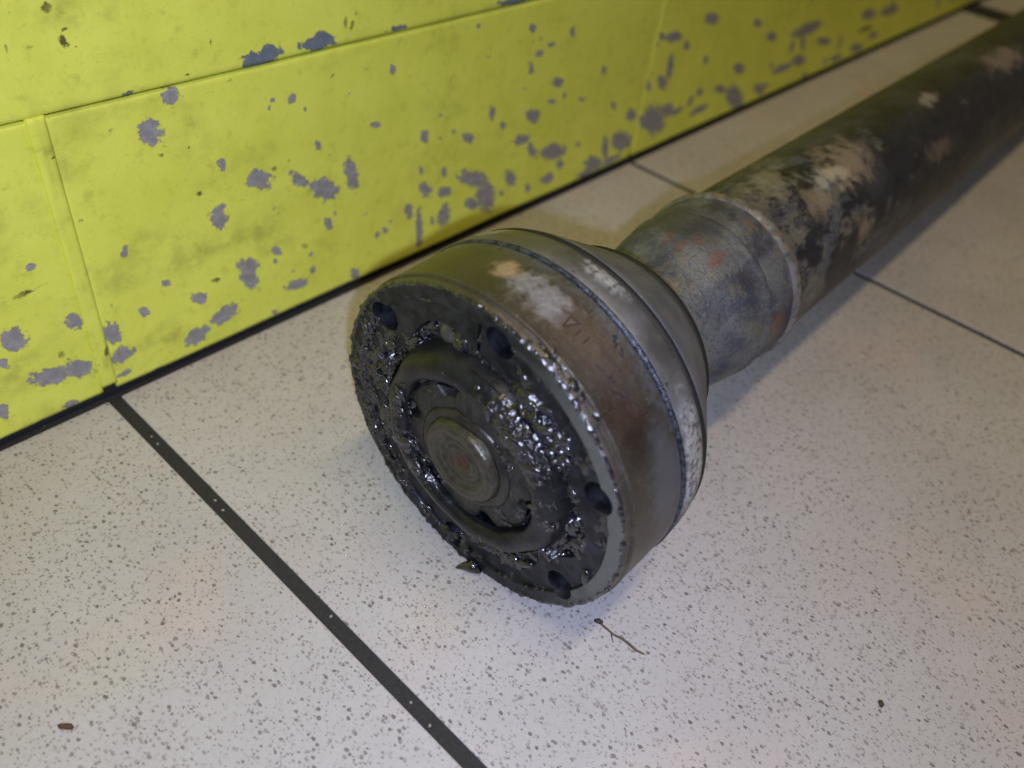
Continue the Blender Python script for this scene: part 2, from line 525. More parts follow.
# ------------------------------------------------------------------ floor
M_tile, M_grout = floor_tile_mat(), grout_mat()
floor = link_mesh('floor', box_mesh('floor', (-1.22, -1.82, -0.03), (2.02, 0.012, -0.0005)), M_grout, kind='structure')
XS = [(-1.198, -0.9015), (-0.8985, -0.6015), (-0.598, -0.3015), (-0.2985, -0.0024), (0.0021, 0.2982), (0.3017, 0.5882), (0.5897, 0.8125), (0.855, 1.1245), (1.1275, 1.4235), (1.4265, 1.7225), (1.7255, 2.01)]
YS = [(-0.3005, -0.0016), (-0.6015, -0.3035), (-0.9025, -0.6045), (-1.2035, -0.9055), (-1.5045, -1.2065), (-1.8055, -1.5075)]
for (x0, x1) in XS:
    for (y0, y1) in YS:
        link_mesh('tile', box_mesh('tile', (x0, y0, -0.009), (x1, y1, 0.0), 0.0005, 2), M_tile, floor)

# ------------------------------------------------------------------ yellow wall
CHIP_LOW = [(39.2,97.7,2.8,2.6,-31), (31.1,88.5,4.6,3.2,-68), (52.8,71.7,2.4,1.2,-79), (66.2,62.1,4.7,3.8,-34), (49.2,52.9,4.3,3.2,-79), (81.6,87.3,1.7,1.4,88), (86.1,82.5,1.1,0.9,-47), (91.0,67.5,2.2,1.3,-69), (105.7,51.9,7.1,2.5,-76), 
    (81.9,57.2,5.2,1.8,-45), (93.2,49.3,7.1,3.9,-31), (94.1,34.2,3.4,1.6,-67), (70.1,31.3,2.3,1.5,-35), (59.0,29.7,3.7,2.3,-35), (15.4,52.7,2.3,1.2,73), (69.3,27.0,1.1,0.8,-68), (-5.2,35.1,3.1,2.4,-81), (-22.9,37.0,3.9,3.5,-56), 
    (5.1,25.0,4.4,2.6,-82), (-16.0,18.3,6.5,3.2,-18), (-7.8,16.8,5.0,3.2,-42), (6.9,15.0,4.0,3.1,6), (-27.9,30.0,1.9,1.4,-84), (-32.7,13.1,2.5,1.7,89), (-12.4,58.6,1.7,1.2,9), (17.1,28.3,2.1,1.6,-72), (37.3,25.0,3.4,2.0,-34), 
    (26.8,36.0,1.6,1.3,-47), (57.1,26.0,7.9,2.6,-69), (33.8,9.8,5.0,3.1,21), (45.9,13.6,5.9,3.1,13), (77.8,13.1,5.3,2.1,-13), (66.4,4.7,1.5,1.0,-48), (85.5,16.4,2.0,1.2,-81), (16.6,1.6,3.4,1.7,-2), (34.6,1.0,4.7,1.7,-1), 
    (-13.2,4.2,2.4,1.4,0), (-23.0,2.3,1.8,1.2,-1), (106.3,6.0,2.9,1.9,-48), (5.9,7.5,2.3,1.1,0), (125.6,87.6,2.1,1.2,-69), (142.8,56.9,2.9,2.1,-49), (168.4,49.6,3.4,2.1,-31), (159.0,55.3,1.3,0.9,-40), (181.9,57.5,3.1,1.9,-69), 
    (189.9,49.6,2.1,1.4,-55), (210.4,48.8,5.4,2.9,-33), (203.7,39.0,5.8,2.5,-13), (212.3,31.3,5.2,1.9,-53), (228.8,25.9,10.7,3.7,-15), (236.7,16.8,3.4,2.0,-47), (248.8,24.0,2.2,1.1,-29), (227.7,12.0,4.7,2.7,-11), (199.3,20.7,5.9,2.7,-54), 
    (213.4,11.2,3.0,1.7,-60), (194.1,14.6,1.7,1.0,-56), (173.8,28.7,10.4,3.6,-26), (183.2,16.4,9.1,5.5,-62), (174.1,15.8,5.0,2.6,-30), (155.9,28.0,4.1,2.5,-26), (155.2,37.8,2.3,1.6,-53), (144.6,32.6,4.7,2.4,-53), (141.5,42.5,2.1,1.3,-72), 
    (135.7,25.5,4.0,1.9,-65), (156.4,16.2,5.4,3.6,86), (141.8,14.7,9.5,1.8,-87), (149.4,15.8,2.1,1.0,-78), (122.8,20.9,1.9,1.3,-63), (118.1,20.4,1.7,1.2,-61), (225.1,61.2,4.2,2.2,-23), (209.0,77.6,2.8,1.4,-20), (205.0,71.8,2.7,1.5,-68), 
    (202.5,89.1,2.3,1.6,-34), (230.4,83.1,2.4,1.5,-53), (216.2,79.9,3.2,1.0,-1), (223.1,52.8,3.3,1.1,-17), (231.0,53.6,2.0,1.2,-60), (246.3,48.2,3.6,0.8,-15), (273.7,39.0,3.6,1.5,-46), (259.6,59.6,2.7,1.5,-58), (292.2,28.7,4.8,2.3,-37), 
    (305.4,22.0,4.7,2.5,-43), (287.7,15.6,10.2,4.7,-28), (273.8,15.4,7.3,2.6,-68), (265.2,8.9,7.7,3.8,-27), (303.3,42.1,3.8,1.7,-59), (169.2,95.9,1.1,0.8,-35), (117.6,68.6,2.2,1.2,-7), (260.2,5.3,7.9,2.0,1), (281.2,6.2,8.4,2.1,1), 
    (318.1,64.8,7.7,2.6,-10), (306.0,67.0,3.2,1.7,-28), (352.4,68.5,7.7,2.7,-16), (408.0,57.0,5.4,2.2,-21), (433.5,44.0,6.8,2.8,-25), (482.3,40.5,20.2,4.0,-1), (517.0,26.1,12.3,2.5,-13), (320.7,49.1,7.2,2.9,-79), (316.1,41.1,6.6,2.8,-37), 
    (332.8,57.8,3.8,2.0,-35), (384.2,22.3,6.9,2.4,-20), (406.4,11.9,14.8,5.4,-32), (400.8,31.4,7.4,3.0,-23), (485.4,19.5,11.3,3.4,-18), (463.2,18.4,13.7,2.8,-2), (438.4,10.0,8.5,3.2,-24), (316.3,19.9,13.4,6.8,-34), (329.3,22.7,7.6,3.3,-25), 
    (292.1,28.9,5.2,2.8,-34), (287.1,15.7,8.6,4.7,-40), (584.5,33.2,13.3,3.6,-12), (624.8,29.7,17.1,3.5,-6), (365.3,13.9,10.1,2.3,1), (584.4,9.1,12.4,3.3,-12), (550.6,8.0,10.1,2.5,-6), (609.5,13.8,9.5,2.5,-9)]
CHIP_UP = [(70.6,103.0,6.5,2.4,-4), (74.7,104.4,4.0,2.2,-13), (93.1,103.6,6.8,2.1,-4), (95.3,105.5,3.6,1.5,-12), (26.6,101.8,1.6,0.7,1), (127.9,102.6,4.8,0.9,1), (187.9,102.4,9.4,1.3,-3)]
STAIN = [(10.0,127.9,1.5,1.4,30), (9.4,128.7,1.0,0.4,74), (12.0,119.5,2.2,1.0,-73), (12.7,118.7,1.2,0.5,-30), (15.1,117.1,0.6,0.3,-10), (13.1,122.2,0.8,0.4,-8), (-2.0,120.1,1.1,0.3,-87), (-0.6,117.6,0.4,0.3,-1), (10.7,114.3,0.9,0.3,-89), 
    (4.8,67.8,1.0,0.7,83), (33.0,80.6,1.0,0.9,-53), (43.3,64.0,1.2,1.0,-38), (72.2,64.3,1.2,1.0,-41), (28.1,125.6,1.0,0.3,-8), (104.2,108.2,1.7,0.7,90), (107.1,106.5,1.9,0.8,61), (54.2,111.0,1.0,0.6,83), (45.1,103.2,1.1,0.4,1), 
    (19.4,92.2,1.3,0.4,5), (-15.0,50.8,5.8,0.5,7), (-17.1,50.7,2.9,1.0,7), (-11.6,24.8,1.5,1.1,-83), (44.5,29.4,2.0,1.0,-13), (82.7,28.6,1.8,1.1,-35), (1.8,19.9,2.8,0.8,79), (104.5,108.1,2.3,0.7,89), (107.0,106.9,2.0,0.6,75), 
    (202.5,89.1,1.8,1.2,-32), (587.1,22.3,13.5,2.3,-2)]
rng = random.Random(4)
for k in range(22):            # the row of small chips goes on along the wall
    x = rng.uniform(330, 820)
    z = abs(rng.gauss(0, 26)) + 3
    CHIP_LOW.append((x, z, rng.uniform(2, 8), rng.uniform(1.2, 3.0), rng.uniform(-60, 10)))
for k in range(26):
    CHIP_LOW.append((rng.uniform(60, 330), rng.uniform(5, 95), rng.uniform(0.5, 1.3), rng.uniform(0.4, 0.8), rng.uniform(-80, 10)))
for k in range(120):           # flecks of dirt
    s = rng.uniform(0.2, 0.5)
    STAIN.append((rng.uniform(-60, 330), rng.uniform(4, 150), s * rng.uniform(1, 2.6), s, rng.uniform(-90, 90)))

def field(x, z, items):
    """ragged-patch field: >0 inside an ellipse, about -1 far off (x, z in mm)"""
    f = np.full(x.shape, -1.0)
    for (cx, cz, a, b, ang) in items:
        R = max(a, b) * 2.2 + 2
        msk = (np.abs(x - cx) < R) & (np.abs(z - cz) < R)
        if not msk.any():
            continue
        dx, dz = x[msk] - cx, z[msk] - cz
        t = math.radians(ang)
        p = (dx * math.cos(t) + dz * math.sin(t)) / a
        q = (-dx * math.sin(t) + dz * math.cos(t)) / b
        d = np.sqrt(p * p + q * q)
        f[msk] = np.maximum(f[msk], np.clip((1 - d) * min(1.0, 0.5 + 0.25 * min(a, b)), -1, 1))
    return f

def wall_grid(name, xs, zs, y, thick, chips, ybump=0.0):
    """front skin as a fine grid (holding the wear fields), closed behind as a slab"""
    nx, nz = len(xs), len(zs)
    X, Z = np.meshgrid(xs, zs, indexing='ij')
    Yv = np.full(X.shape, y * 1000)
    # eased edges
    e = np.minimum.reduce([X - xs[0], xs[-1] - X, Z - zs[0], zs[-1] - Z])
    Yv = Yv + np.where(e < 0.8, (0.8 - e) ** 2 * 0.55, 0) + ybump * fbm(X / 40, Z / 40, seed=3)
    co_ = np.stack([X, Yv, Z], -1).reshape(-1, 3) * MM
    idx = np.arange(nx * nz).reshape(nx, nz)
    q = np.stack([idx[:-1, :-1], idx[1:, :-1], idx[1:, 1:], idx[:-1, 1:]], -1).reshape(-1, 4)
    n0 = nx * nz
    ring = list(idx[:, 0]) + list(idx[-1, 1:]) + list(idx[-2::-1, -1]) + list(idx[0, -2:0:-1])
    back = co_[ring].copy()
    back[:, 1] = (y + thick)
    verts = np.vstack([co_, back])
    faces = [tuple(r) for r in q.tolist()]
    k = len(ring)
    for i in range(k):
        j = (i + 1) % k
        faces.append((int(ring[j]), int(ring[i]), n0 + i, n0 + j))
    faces.append(tuple(n0 + i for i in range(k))[::-1])
    me = bpy.data.meshes.new(name)
    me.from_pydata(verts.tolist(), [], faces)
    me.update()
    bm = bmesh.new(); bm.from_mesh(me)
    bmesh.ops.recalc_face_normals(bm, faces=bm.faces[:])
    bm.to_mesh(me); bm.free()
    xv, zv = verts[:, 0] / MM, verts[:, 2] / MM
    sm = np.clip(fbm(xv / 22, zv / 14, seed=9) * 0.9 - 0.15, 0, 1) * np.clip((150 - xv) / 300 + 0.55, 0.25, 1)
    for an, val in (('chip', field(xv, zv, chips)), ('stain', field(xv, zv, STAIN)), ('smudge', sm)):
        a = me.attributes.new(an, 'FLOAT', 'POINT')
        a.data.foreach_set('value', val.astype(np.float32))
    me.shade_smooth()
    return me

M_paint = paint_mat('yellow_paint', (0.28, 0.27, 0.265), (0.37, 0.355, 0.35))
M_paint_up = paint_mat('yellow_paint_over_blue', (0.15, 0.185, 0.22), (0.21, 0.245, 0.28))
base = link_mesh('baseboard_left', box_mesh('baseboard_left', (-1.22, 0.0022, -0.0004), (2.02, 0.014, 0.1006)), M_grout, kind='structure')
JX = [-1200, -900, -600, -300, 0, 300, 589, 823, 1125, 1425, 1725, 2015]
for i in range(len(JX) - 1):
    x0, x1 = JX[i] + 2.3, JX[i + 1] - 2.3
    if JX[i] >= 300: x0 = JX[i] + 1.3
    if JX[i + 1] >= 300: x1 = JX[i + 1] - 1.3
    step = 1.0 if -301 < JX[i] < 800 else 6.0
    lo = -80 if JX[i] == -300 else x0
    xs = np.concatenate([np.linspace(x0, lo, 40)[:-1] if lo > x0 else [], np.linspace(lo, x1, int((x1 - lo) / step) + 1)])
    zs = np.linspace(2.8, 100.4, 99)
    link_mesh('tile', wall_grid('tile', xs, zs, 0.0, 0.0022, CHIP_LOW, 0.25), M_paint, base)
for i, jx in enumerate(JX[1:-1]):      # painted joints between the skirting tiles
    hw = 2.6 if jx < 300 else 1.5
    xs = np.linspace(jx - hw, jx + hw, 7)
    zs = np.linspace(5.5, 101.2, 97)
    link_mesh('grout', wall_grid('grout', xs, zs, -0.0008 if jx < 300 else 0.0002, 0.0022, [c for c in CHIP_LOW if c[2] > 4], 0.1), M_paint, base)

xs = np.concatenate([np.linspace(-1220, -90, 24)[:-1], np.linspace(-90, 330, 421)[:-1], np.linspace(330, 2020, 90)])
zs = np.concatenate([np.linspace(101.3, 160, 60)[:-1], np.linspace(160, 1400, 30)])
wall = link_mesh('wall_left', wall_grid('wall_left', xs, zs, -0.0004, 0.02, CHIP_UP, 0.35), M_paint_up, kind='structure')

# ------------------------------------------------------------------ drive shaft frames
P = Vector((0.0391, -0.13246, 0.04935))
def axis(yaw, pit):
    return Vector((math.cos(pit) * math.cos(yaw), math.cos(pit) * math.sin(yaw), math.sin(pit)))
def frame(org, a):
    """local x to the viewer's right, y up, z out of the joint's open face"""
    u = a.cross(Vector((0, 0, 1))).normalized()
    v = u.cross(a)
    M = Matrix.Identity(4)
    for i in range(3):
        M[i][0], M[i][1], M[i][2], M[i][3] = u[i], v[i], -a[i], org[i]
    return M
root = bpy.data.objects.new('drive_shaft', None)
C.objects.link(root)
root.location = (P.x, P.y, 0)
tag(root, 'steel drive shaft with a greasy open joint and chipped black tube lying on speckled tiles', 'drive shaft')
off = Matrix.Translation((-P.x, -P.y, 0))
F1 = off @ frame(P, axis(0.015, 0.054))
a2 = axis(0.0246, -0.0068)
F2 = off @ frame(Vector((0.05997, -0.13215, 0.05043)) - a2 * 0.02091, a2)
HOLES = [142, 82, 22, -38, -98, -158]
LOBE = 52

def r_open(th):
    return 36.0 + 2.6 * np.cos(6 * (th - math.radians(LOBE)))

def mesh_prism(name, ring, z0, z1):
    n = len(ring)
    vs_ = [(x * MM, y * MM, z * MM) for z in (z0, z1) for x, y in ring]
    fs = [tuple(range(n))[::-1], tuple(range(n, 2 * n))]
    fs += [(i, (i + 1) % n, n + (i + 1) % n, n + i) for i in range(n)]
    me = mesh_from(name, vs_, fs)
    bm = bmesh.new(); bm.from_mesh(me)
    bmesh.ops.recalc_face_normals(bm, faces=bm.faces[:])
    bm.to_mesh(me); bm.free()
    return me

def boolean_cut(me, cutters):
    o = bpy.data.objects.new('tmp', me); C.objects.link(o)
    cs = []
    for c in cutters:
        k = bpy.data.objects.new('tmpc', c); C.objects.link(k); cs.append(k)
        md = o.modifiers.new('b', 'BOOLEAN'); md.operation = 'DIFFERENCE'; md.solver = 'EXACT'; md.object = k
    bpy.context.view_layer.update()
    out = bpy.data.meshes.new_from_object(o.evaluated_get(bpy.context.evaluated_depsgraph_get()))
    for k in cs + [o]:
        bpy.data.objects.remove(k, do_unlink=True)
    return out

# outer race: turned ring, six bolt holes, scalloped mouth
prof = [(0, -23.0), (48.9, -23.0), (49.7, -22.4), (49.75, -12), (49.65, -4.4), (49.85, -3.7), (49.75, -3.3), (49.0, -3.1), (48.9, -2.6), (49.25, -2.2), (49.2, -0.9),
        (48.9, -0.35), (48.3, 0), (44.5, 0), (44.2, -0.25), (44.0, -0.9), (0, -0.9)]
race = lathe_mesh('outer_race', prof, 220)
ring = [(float(r_open(t)) * math.cos(t), float(r_open(t)) * math.sin(t)) for t in np.linspace(0, 2 * math.pi, 181)[:-1]]
cuts = [mesh_prism('c', ring, -19, 3)]
for h in HOLES:
    hx, hy = 42.3 * math.cos(math.radians(h)), 42.3 * math.sin(math.radians(h))
    cuts.append(mesh_prism('c', [(hx + 4.4 * math.cos(t), hy + 4.4 * math.sin(t)) for t in np.linspace(0, 2 * math.pi, 41)[:-1]], -16, 3))
race = boolean_cut(race, cuts)
race.name = 'outer_race'
race.materials.clear()
o_race = link_mesh('outer_race', race, race_mat(), root, F1, sharp=28)

def wob_r(r, z, th):
    return r + 0.06 * math.sin(th * 97) * math.sin(th * 61 + 1), z
link_mesh('crimp_bead', lathe_mesh('crimp_bead', [(47, -23.0), (49.4, -23.0), (49.9, -23.3), (50.15, -23.7), (50.1, -24.1), (47, -24.6)], 260, True, wob_r),
          bead_mat(), root, F1, sharp=50)
link_mesh('end_cap', lathe_mesh('end_cap', [(30, -24.4), (49.7, -24.4), (50.0, -24.9), (49.9, -28), (49.5, -31.4), (49.1, -33.0), (48.5, -33.6), (30, -33.6)], 200, True),
          cap_mat('cap_steel'), root, F1, sharp=40)
link_mesh('boot_cap', lathe_mesh('boot_cap', [(30, -35.5), (48.0, -35.5), (48.3, -35.8), (48.0, -36.6), (47.0, -38.4), (44.6, -42), (41.2, -47.4), (38.0, -52.6), (35.0, -57.4),
          (33.4, -59.8), (32.8, -60.2), (32.2, -60.0), (33, -56), (30, -40)], 180, True), cap_mat('boot_cap_steel', True), root, F1, sharp=45)
M_gap_shade = plain('gap_shade_black', (0.008, 0.008, 0.008), 0.7)  # near-black colour standing in for shade in the gaps
link_mesh('slot_shade', lathe_mesh('slot_shade', [(40, -33.4), (48.3, -33.5), (48.75, -33.8), (48.75, -35.2), (48.3, -35.6), (40, -35.7)], 160, True), M_gap_shade, root, F1, sharp=60)  # added black ring, painted shade of the slot behind the end cap
link_mesh('boot_gap_shade', lathe_mesh('boot_gap_shade', [(28, -59.6), (32.6, -59.8), (33.3, -60.4), (33.2, -61.6), (32.4, -62.6), (28, -63)], 140, True), M_gap_shade, root, F1, sharp=60)  # added black ring, draws the dark gap between boot cap and yoke
link_mesh('neck', lathe_mesh('neck', [(0, -30), (45.5, -30), (45.5, -37), (20, -38), (18.5, -60), (18.5, -86), (0, -86)], 96),
          plain('black_rubber', (0.02, 0.02, 0.02), 0.6), root, F1, sharp=40)

# inner race: notched disc
def flower(t):
    d = np.abs(((t - math.radians(LOBE)) / math.radians(60) + 0.5) % 1 - 0.5) * 60       # degrees from the nearest ball track
    return 22.6 - 4.0 * np.exp(-(d / 9.0) ** 4)
TH = np.linspace(0, 2 * math.pi, 241)[:-1]
vs_, fs = [], []
levels = [(1.0, -12), (1.0, 0.9), (0.985, 1.6), (0.955, 2.0), (0.8, 2.2), (0.62, 2.4), (0.3, 2.4)]
for k, (s, z) in enumerate(levels):
    for t in TH:
        rr_ = flower(t) * s if s > 0.7 else 22.0 * s
        zz = z + (0.35 * math.sin(3 * t + 0.5) * math.sin(7 * t) if 0.5 < s < 0.99 else 0)
        vs_.append((rr_ * math.cos(t) * MM, rr_ * math.sin(t) * MM, zz * MM))
n = len(TH)
for k in range(len(levels) - 1):
    for j in range(n):
        fs.append((k * n + j, k * n + (j + 1) % n, (k + 1) * n + (j + 1) % n, (k + 1) * n + j))
link_mesh('inner_race', mesh_from('inner_race', vs_, fs), dark_steel('race_steel', (0.018, 0.019, 0.02), (0.04, 0.041, 0.042), 0.34, True), root, F1, sharp=50)
# splined stub shaft end with turned rings
link_mesh('stub_shaft', lathe_mesh('stub_shaft', [(12.6, -6), (12.6, 4.2), (12.0, 5.0), (10.8, 5.5), (9.0, 5.5), (7.8, 5.1), (7.2, 4.5), (6.2, 4.2), (5.2, 4.2), (4.4, 4.6),
          (3.7, 4.6), (2.6, 3.9), (1.4, 3.5), (0, 3.6)], 120, rfun=lambda r, z, t: (r * (1 + 0.012 * math.sin(3 * t + 1)), z + 0.12 * math.sin(2 * t) * (r > 3))), boss_mat(), root, F1, sharp=60)
link_mesh('retaining_ring', lathe_mesh('retaining_ring', [(12.4, 2.2), (12.6, 3.2), (13.8, 3.5), (15.0, 3.2), (15.6, 2.6), (15.7, 2.0)], 120,
          rfun=lambda r, z, t: (r + 0.35 * math.sin(3 * t + 1) * math.sin(5 * t), z + 0.3 * math.sin(4 * t + 1))), dark_steel('ring_steel', rough=0.22), root, F1, sharp=50)
# cage: domed ring around the race
cage_prof = [(23.2, -8), (23.2, 2.2), (23.7, 3.4), (24.8, 4.1), (26.4, 4.3), (28.2, 3.9), (29.6, 2.8), (30.6, 1.0), (31.6, -2), (32.2, -8)]
link_mesh('cage', lathe_mesh('cage', cage_prof, 200, rfun=lambda r, z, t: (r + 0.35 * math.sin(3 * t + 2) + 0.2 * math.sin(11 * t), z + 0.35 * math.sin(4 * t) + 0.15 * math.sin(13 * t + 1))), dark_steel('cage_steel', (0.010, 0.011, 0.013), (0.026, 0.028, 0.032), 0.24), root, F1, sharp=50)
# balls in the tracks
bm = bmesh.new()
bmesh.ops.create_uvsphere(bm, u_segments=32, v_segments=16, radius=5.6 * MM)
ball_me = bpy.data.meshes.new('ball')
bm.to_mesh(ball_me); bm.free()
ball_me.materials.append(dark_steel('ball_steel', (0.05, 0.05, 0.05), (0.14, 0.14, 0.14), 0.12))
ball_me.shade_smooth()
for k in range(6):
    t = math.radians(LOBE + 60 * k)
    link_mesh('ball', ball_me, None, root, F1 @ Matrix.Translation((33.4 * MM * math.cos(t), 33.4 * MM * math.sin(t), -7.4 * MM)))

# engraved and stamped marks on the side of the outer race (angle deg, depth mm)
MARKS = [[(71.6, -10.4), (72.7, -14.1), (69.5, -14.4), (71.6, -10.4)], [(72.7, -14.1), (70.4, -14.1)], [(67.9, -11.1), (67.9, -13.2)],
         [(65.0, -11.3), (65.0, -13.8)], [(62.0, -14.7), (57.9, -12.6)], [(61.9, -15.4), (59.0, -13.9), (56.5, -14.0)], [(59.7, -14.9), (55.3, -14.8), (51.3, -14.7)],
         [(62.1, -19.2), (61.3, -20.4), (60.5, -18.5), (59.5, -19.1), (59.1, -17.7)], [(58.2, -19.6), (55.8, -17.9), (57.1, -17.8)],
         [(58.6, -10.3), (56.8, -11.0), (55.4, -10.9), (54.1, -11.0), (53.7, -12.1), (52.4, -12.2), (52.4, -11.1)],
         [(50.7, -10.2), (47.1, -12.4), (48.2, -13.5)], [(45.3, -12.0), (45.1, -13.3), (43.5, -13.4), (43.0, -11.9), (44.3, -11.3), (45.3, -12.0)]]
M_mark = plain('engraving_rust', (0.05, 0.02, 0.014), 0.8)
M_mark2 = plain('engraving_dark', (0.02, 0.02, 0.026), 0.6)
for i, pl in enumerate(MARKS):
    pts = []
    for (A, B) in zip(pl[:-1], pl[1:]):
        for s in np.linspace(0, 1, 5)[:-1]:
            pts.append(onc(A[0] + (B[0] - A[0]) * s, A[1] + (B[1] - A[1]) * s, 49.74))
    pts.append(onc(pl[-1][0], pl[-1][1], 49.74))
    rad = 0.16 if i in (4, 5, 6) else 0.24
    link_mesh('engraved_mark', tube_mesh('engraved_mark', [[q * MM for q in p] for p in pts], [rad * MM] * len(pts), 6),
              M_mark2 if i in (7, 8, 9, 10) else M_mark, o_race)

# ------------------------------------------------------------------ grease: lumpy skin over the open face
prof_r, prof_z, nr_, nz_ = [], [], [], []
for r in np.arange(13.0, 48.4, 0.2):
    prof_r.append(r); prof_z.append(0); nr_.append(0); nz_.append(1)
for k in range(1, 7):
    a = k / 6 * math.pi / 2
    prof_r.append(48.3 + 0.9 * math.sin(a)); prof_z.append(-0.9 + 0.9 * math.cos(a)); nr_.append(math.sin(a)); nz_.append(math.cos(a))
for z in np.arange(-1.1, -9, -0.22):
    prof_r.append(49.2 if z > -3.3 else 49.68); prof_z.append(z); nr_.append(1); nz_.append(0)
pr, pz, pnr, pnz = map(np.array, (prof_r, prof_z, nr_, nz_))
NT = 1080
th = np.linspace(0, 2 * math.pi, NT, endpoint=False)
R_, T_ = np.meshgrid(pr, th, indexing='ij')
Zb, NR, NZ = [np.repeat(q[:, None], NT, 1) for q in (pz, pnr, pnz)]
side = NZ < 0.02
deg = np.degrees(T_)
def ang(c, wd):
    d = (deg - c + 180) % 360 - 180
    return np.exp(-(d / wd) ** 2)
X0, Y0 = R_ * np.cos(T_), R_ * np.sin(T_)
n1 = fbm(X0 / 7, Y0 / 7, Zb / 7, 1, 3)
n2 = fbm(X0 / 2.4, Y0 / 2.4, Zb / 2.4, 5, 3)
n3 = fbm(X0 / 0.9, Y0 / 0.9, Zb / 0.9, 9, 2)
ro = r_open(T_)
basez = np.zeros_like(R_)
thk = np.full_like(R_, -1.0)
reg = (R_ < 22.9)
basez[reg] = 2.2
thk = np.where(reg, -0.62 + 0.35 * n1 + 0.45 * n2 + 0.12 * n3 + 0.9 * np.exp(-((R_ - 15.5) / 1.6) ** 2) * (ang(40, 60) + 0.5 * ang(-60, 40))
               + 1.1 * ang(-20, 9) * np.exp(-((R_ - 20.5) / 1.8) ** 2), thk)
reg = (R_ >= 21.8) & (R_ < 23.6)
basez[reg] = -2.5
thk = np.where(reg, 2.2 + 0.8 * n1 + 0.9 * n2 + 0.3 * n3 + 2.6 * ang(205, 48) + 1.6 * ang(60, 25) - 2.2 * ang(112, 14) - 1.8 * ang(-12, 12) - 1.5 * ang(-70, 30), thk)
reg = (R_ >= 23.6) & (R_ < 30.4)
basez = np.where(reg, 4.3 - ((R_ - 26.3) / 4.1) ** 2 * 2.6, basez)
thk = np.where(reg, -0.55 + 0.35 * n1 + 0.42 * n2 + 0.18 * n3 + 1.5 * ang(56, 20) + 1.25 * ang(190, 38) * np.exp(-((R_ - 24.6) / 2.2) ** 2)
               + 0.5 * ang(10, 14), thk)
reg = (R_ >= 30.4) & (R_ < ro + 0.25) & ~side
basez = np.where(reg, -5.5, basez)
thk = np.where(reg, 3.9 + 1.5 * n1 + 0.95 * n2 + 0.25 * n3 + 3.0 * ang(54, 17) * np.exp(-((R_ - 33) / 4) ** 2) - 2.2 * ang(118, 16) - 2.6 * ang(3, 7)
               - 1.6 * ang(160, 10) + 1.2 * ang(200, 25) + 0.8 * ang(-75, 25), thk)
reg = (R_ >= ro + 0.25) & (R_ < 44.1) & ~side
basez = np.where(reg, -0.9, basez)
thk = np.where(reg, -0.52 + 0.5 * n1 + 0.5 * n2 + 0.18 * n3 + 0.55 * ang(178, 38) + 0.45 * ang(55, 14) - 0.4 * ang(112, 20) - 0.35 * ang(-55, 25) - 0.3 * ang(-5, 16)
               + 0.55 * np.exp(-((R_ - 43.7) / 0.6) ** 2), thk)
reg = (R_ >= 44.1) & (NZ > 0.98)
basez = np.where(reg, 0.0, basez)
thk = np.where(reg, -0.55 + 0.25 * n1 + 0.5 * n2 + 0.15 * n3 + 0.5 * ang(195, 55) - 0.25 * ang(10, 55) + 0.5 * np.exp(-((R_ - 48.2) / 0.5) ** 2)
               + 0.35 * np.exp(-((R_ - 44.4) / 0.5) ** 2), thk)
reg = (NZ <= 0.98) & ~side
thk = np.where(reg, -0.02 + 0.45 * n2 + 0.2 * n3 + 0.2 * ang(50, 40) + 0.2 * ang(200, 60), thk)
thk = np.where(side, -0.42 + 0.075 * Zb + 0.35 * n1 + 0.5 * n2 + 0.25 * n3 + 0.45 * ang(62, 18) + 0.1 * ang(100, 18) - 0.25 * ang(20, 20), thk)
for h in HOLES[:4]:
    hx, hy = 42.3 * math.cos(math.radians(h)), 42.3 * math.sin(math.radians(h))
    d = np.hypot(X0 - hx, Y0 - hy)
    thk = np.where((d < 4.5) & ~side, -1.0, thk)
thk = np.clip(thk, -0.16, 9)
Rf = R_ + NR * thk
Zf = np.where(NZ > 0.98, basez, Zb) + NZ * thk
V = np.stack([Rf * np.cos(T_), Rf * np.sin(T_), Zf], -1).reshape(-1, 3) * MM
idx = np.arange(R_.size).reshape(R_.shape)
nx_ = np.roll(idx, -1, axis=1)
q = np.stack([idx[:-1], idx[1:], nx_[1:], nx_[:-1]], -1).reshape(-1, 4)
keep = (thk.reshape(-1)[q] > -0.1).any(1)
q = q[keep]
used = np.unique(q)
remap = np.full(R_.size, -1)
remap[used] = np.arange(len(used))
# strings and blobs of grease standing off the film
bm = bmesh.new()
bmesh.ops.create_icosphere(bm, subdivisions=2, radius=1)
ico_v = np.array([v.co[:] for v in bm.verts]); ico_f = np.array([[v.index for v in f.verts] for f in bm.faces])
bm.free()
ng = np.random.default_rng(7)
flatthk, flatR, flatT = thk.reshape(-1), Rf.reshape(-1), T_.reshape(-1)
flatZ, fNR, fNZ = Zf.reshape(-1), NR.reshape(-1), NZ.reshape(-1)
wgt = np.where(flatthk > 0.0, 1.0, 0.0) * flatR * (0.12 + np.clip(fbm(X0 / 6, Y0 / 6, Zb / 6, 31, 2).reshape(-1) * 1.6 + 0.15, 0, 1.4) ** 2)
boost = (0.35 + 2.8 * ang(54, 20) * (R_ > 24) * (R_ < 40) + 2.6 * ang(190, 40) * (R_ > 21) * (R_ < 26) + 1.1 * ang(180, 38) * (R_ > 33) + 1.6 * ang(52, 30) * (NZ < 0.98)
         + 2.2 * ang(35, 45) * (R_ < 18) + 1.4 * ang(-15, 25) * (R_ > 30) * (R_ < 40)).reshape(-1)
wgt = wgt * boost
pick = ng.choice(len(wgt), size=2900, p=wgt / wgt.sum())
BV, BF, nb = [], [], 0
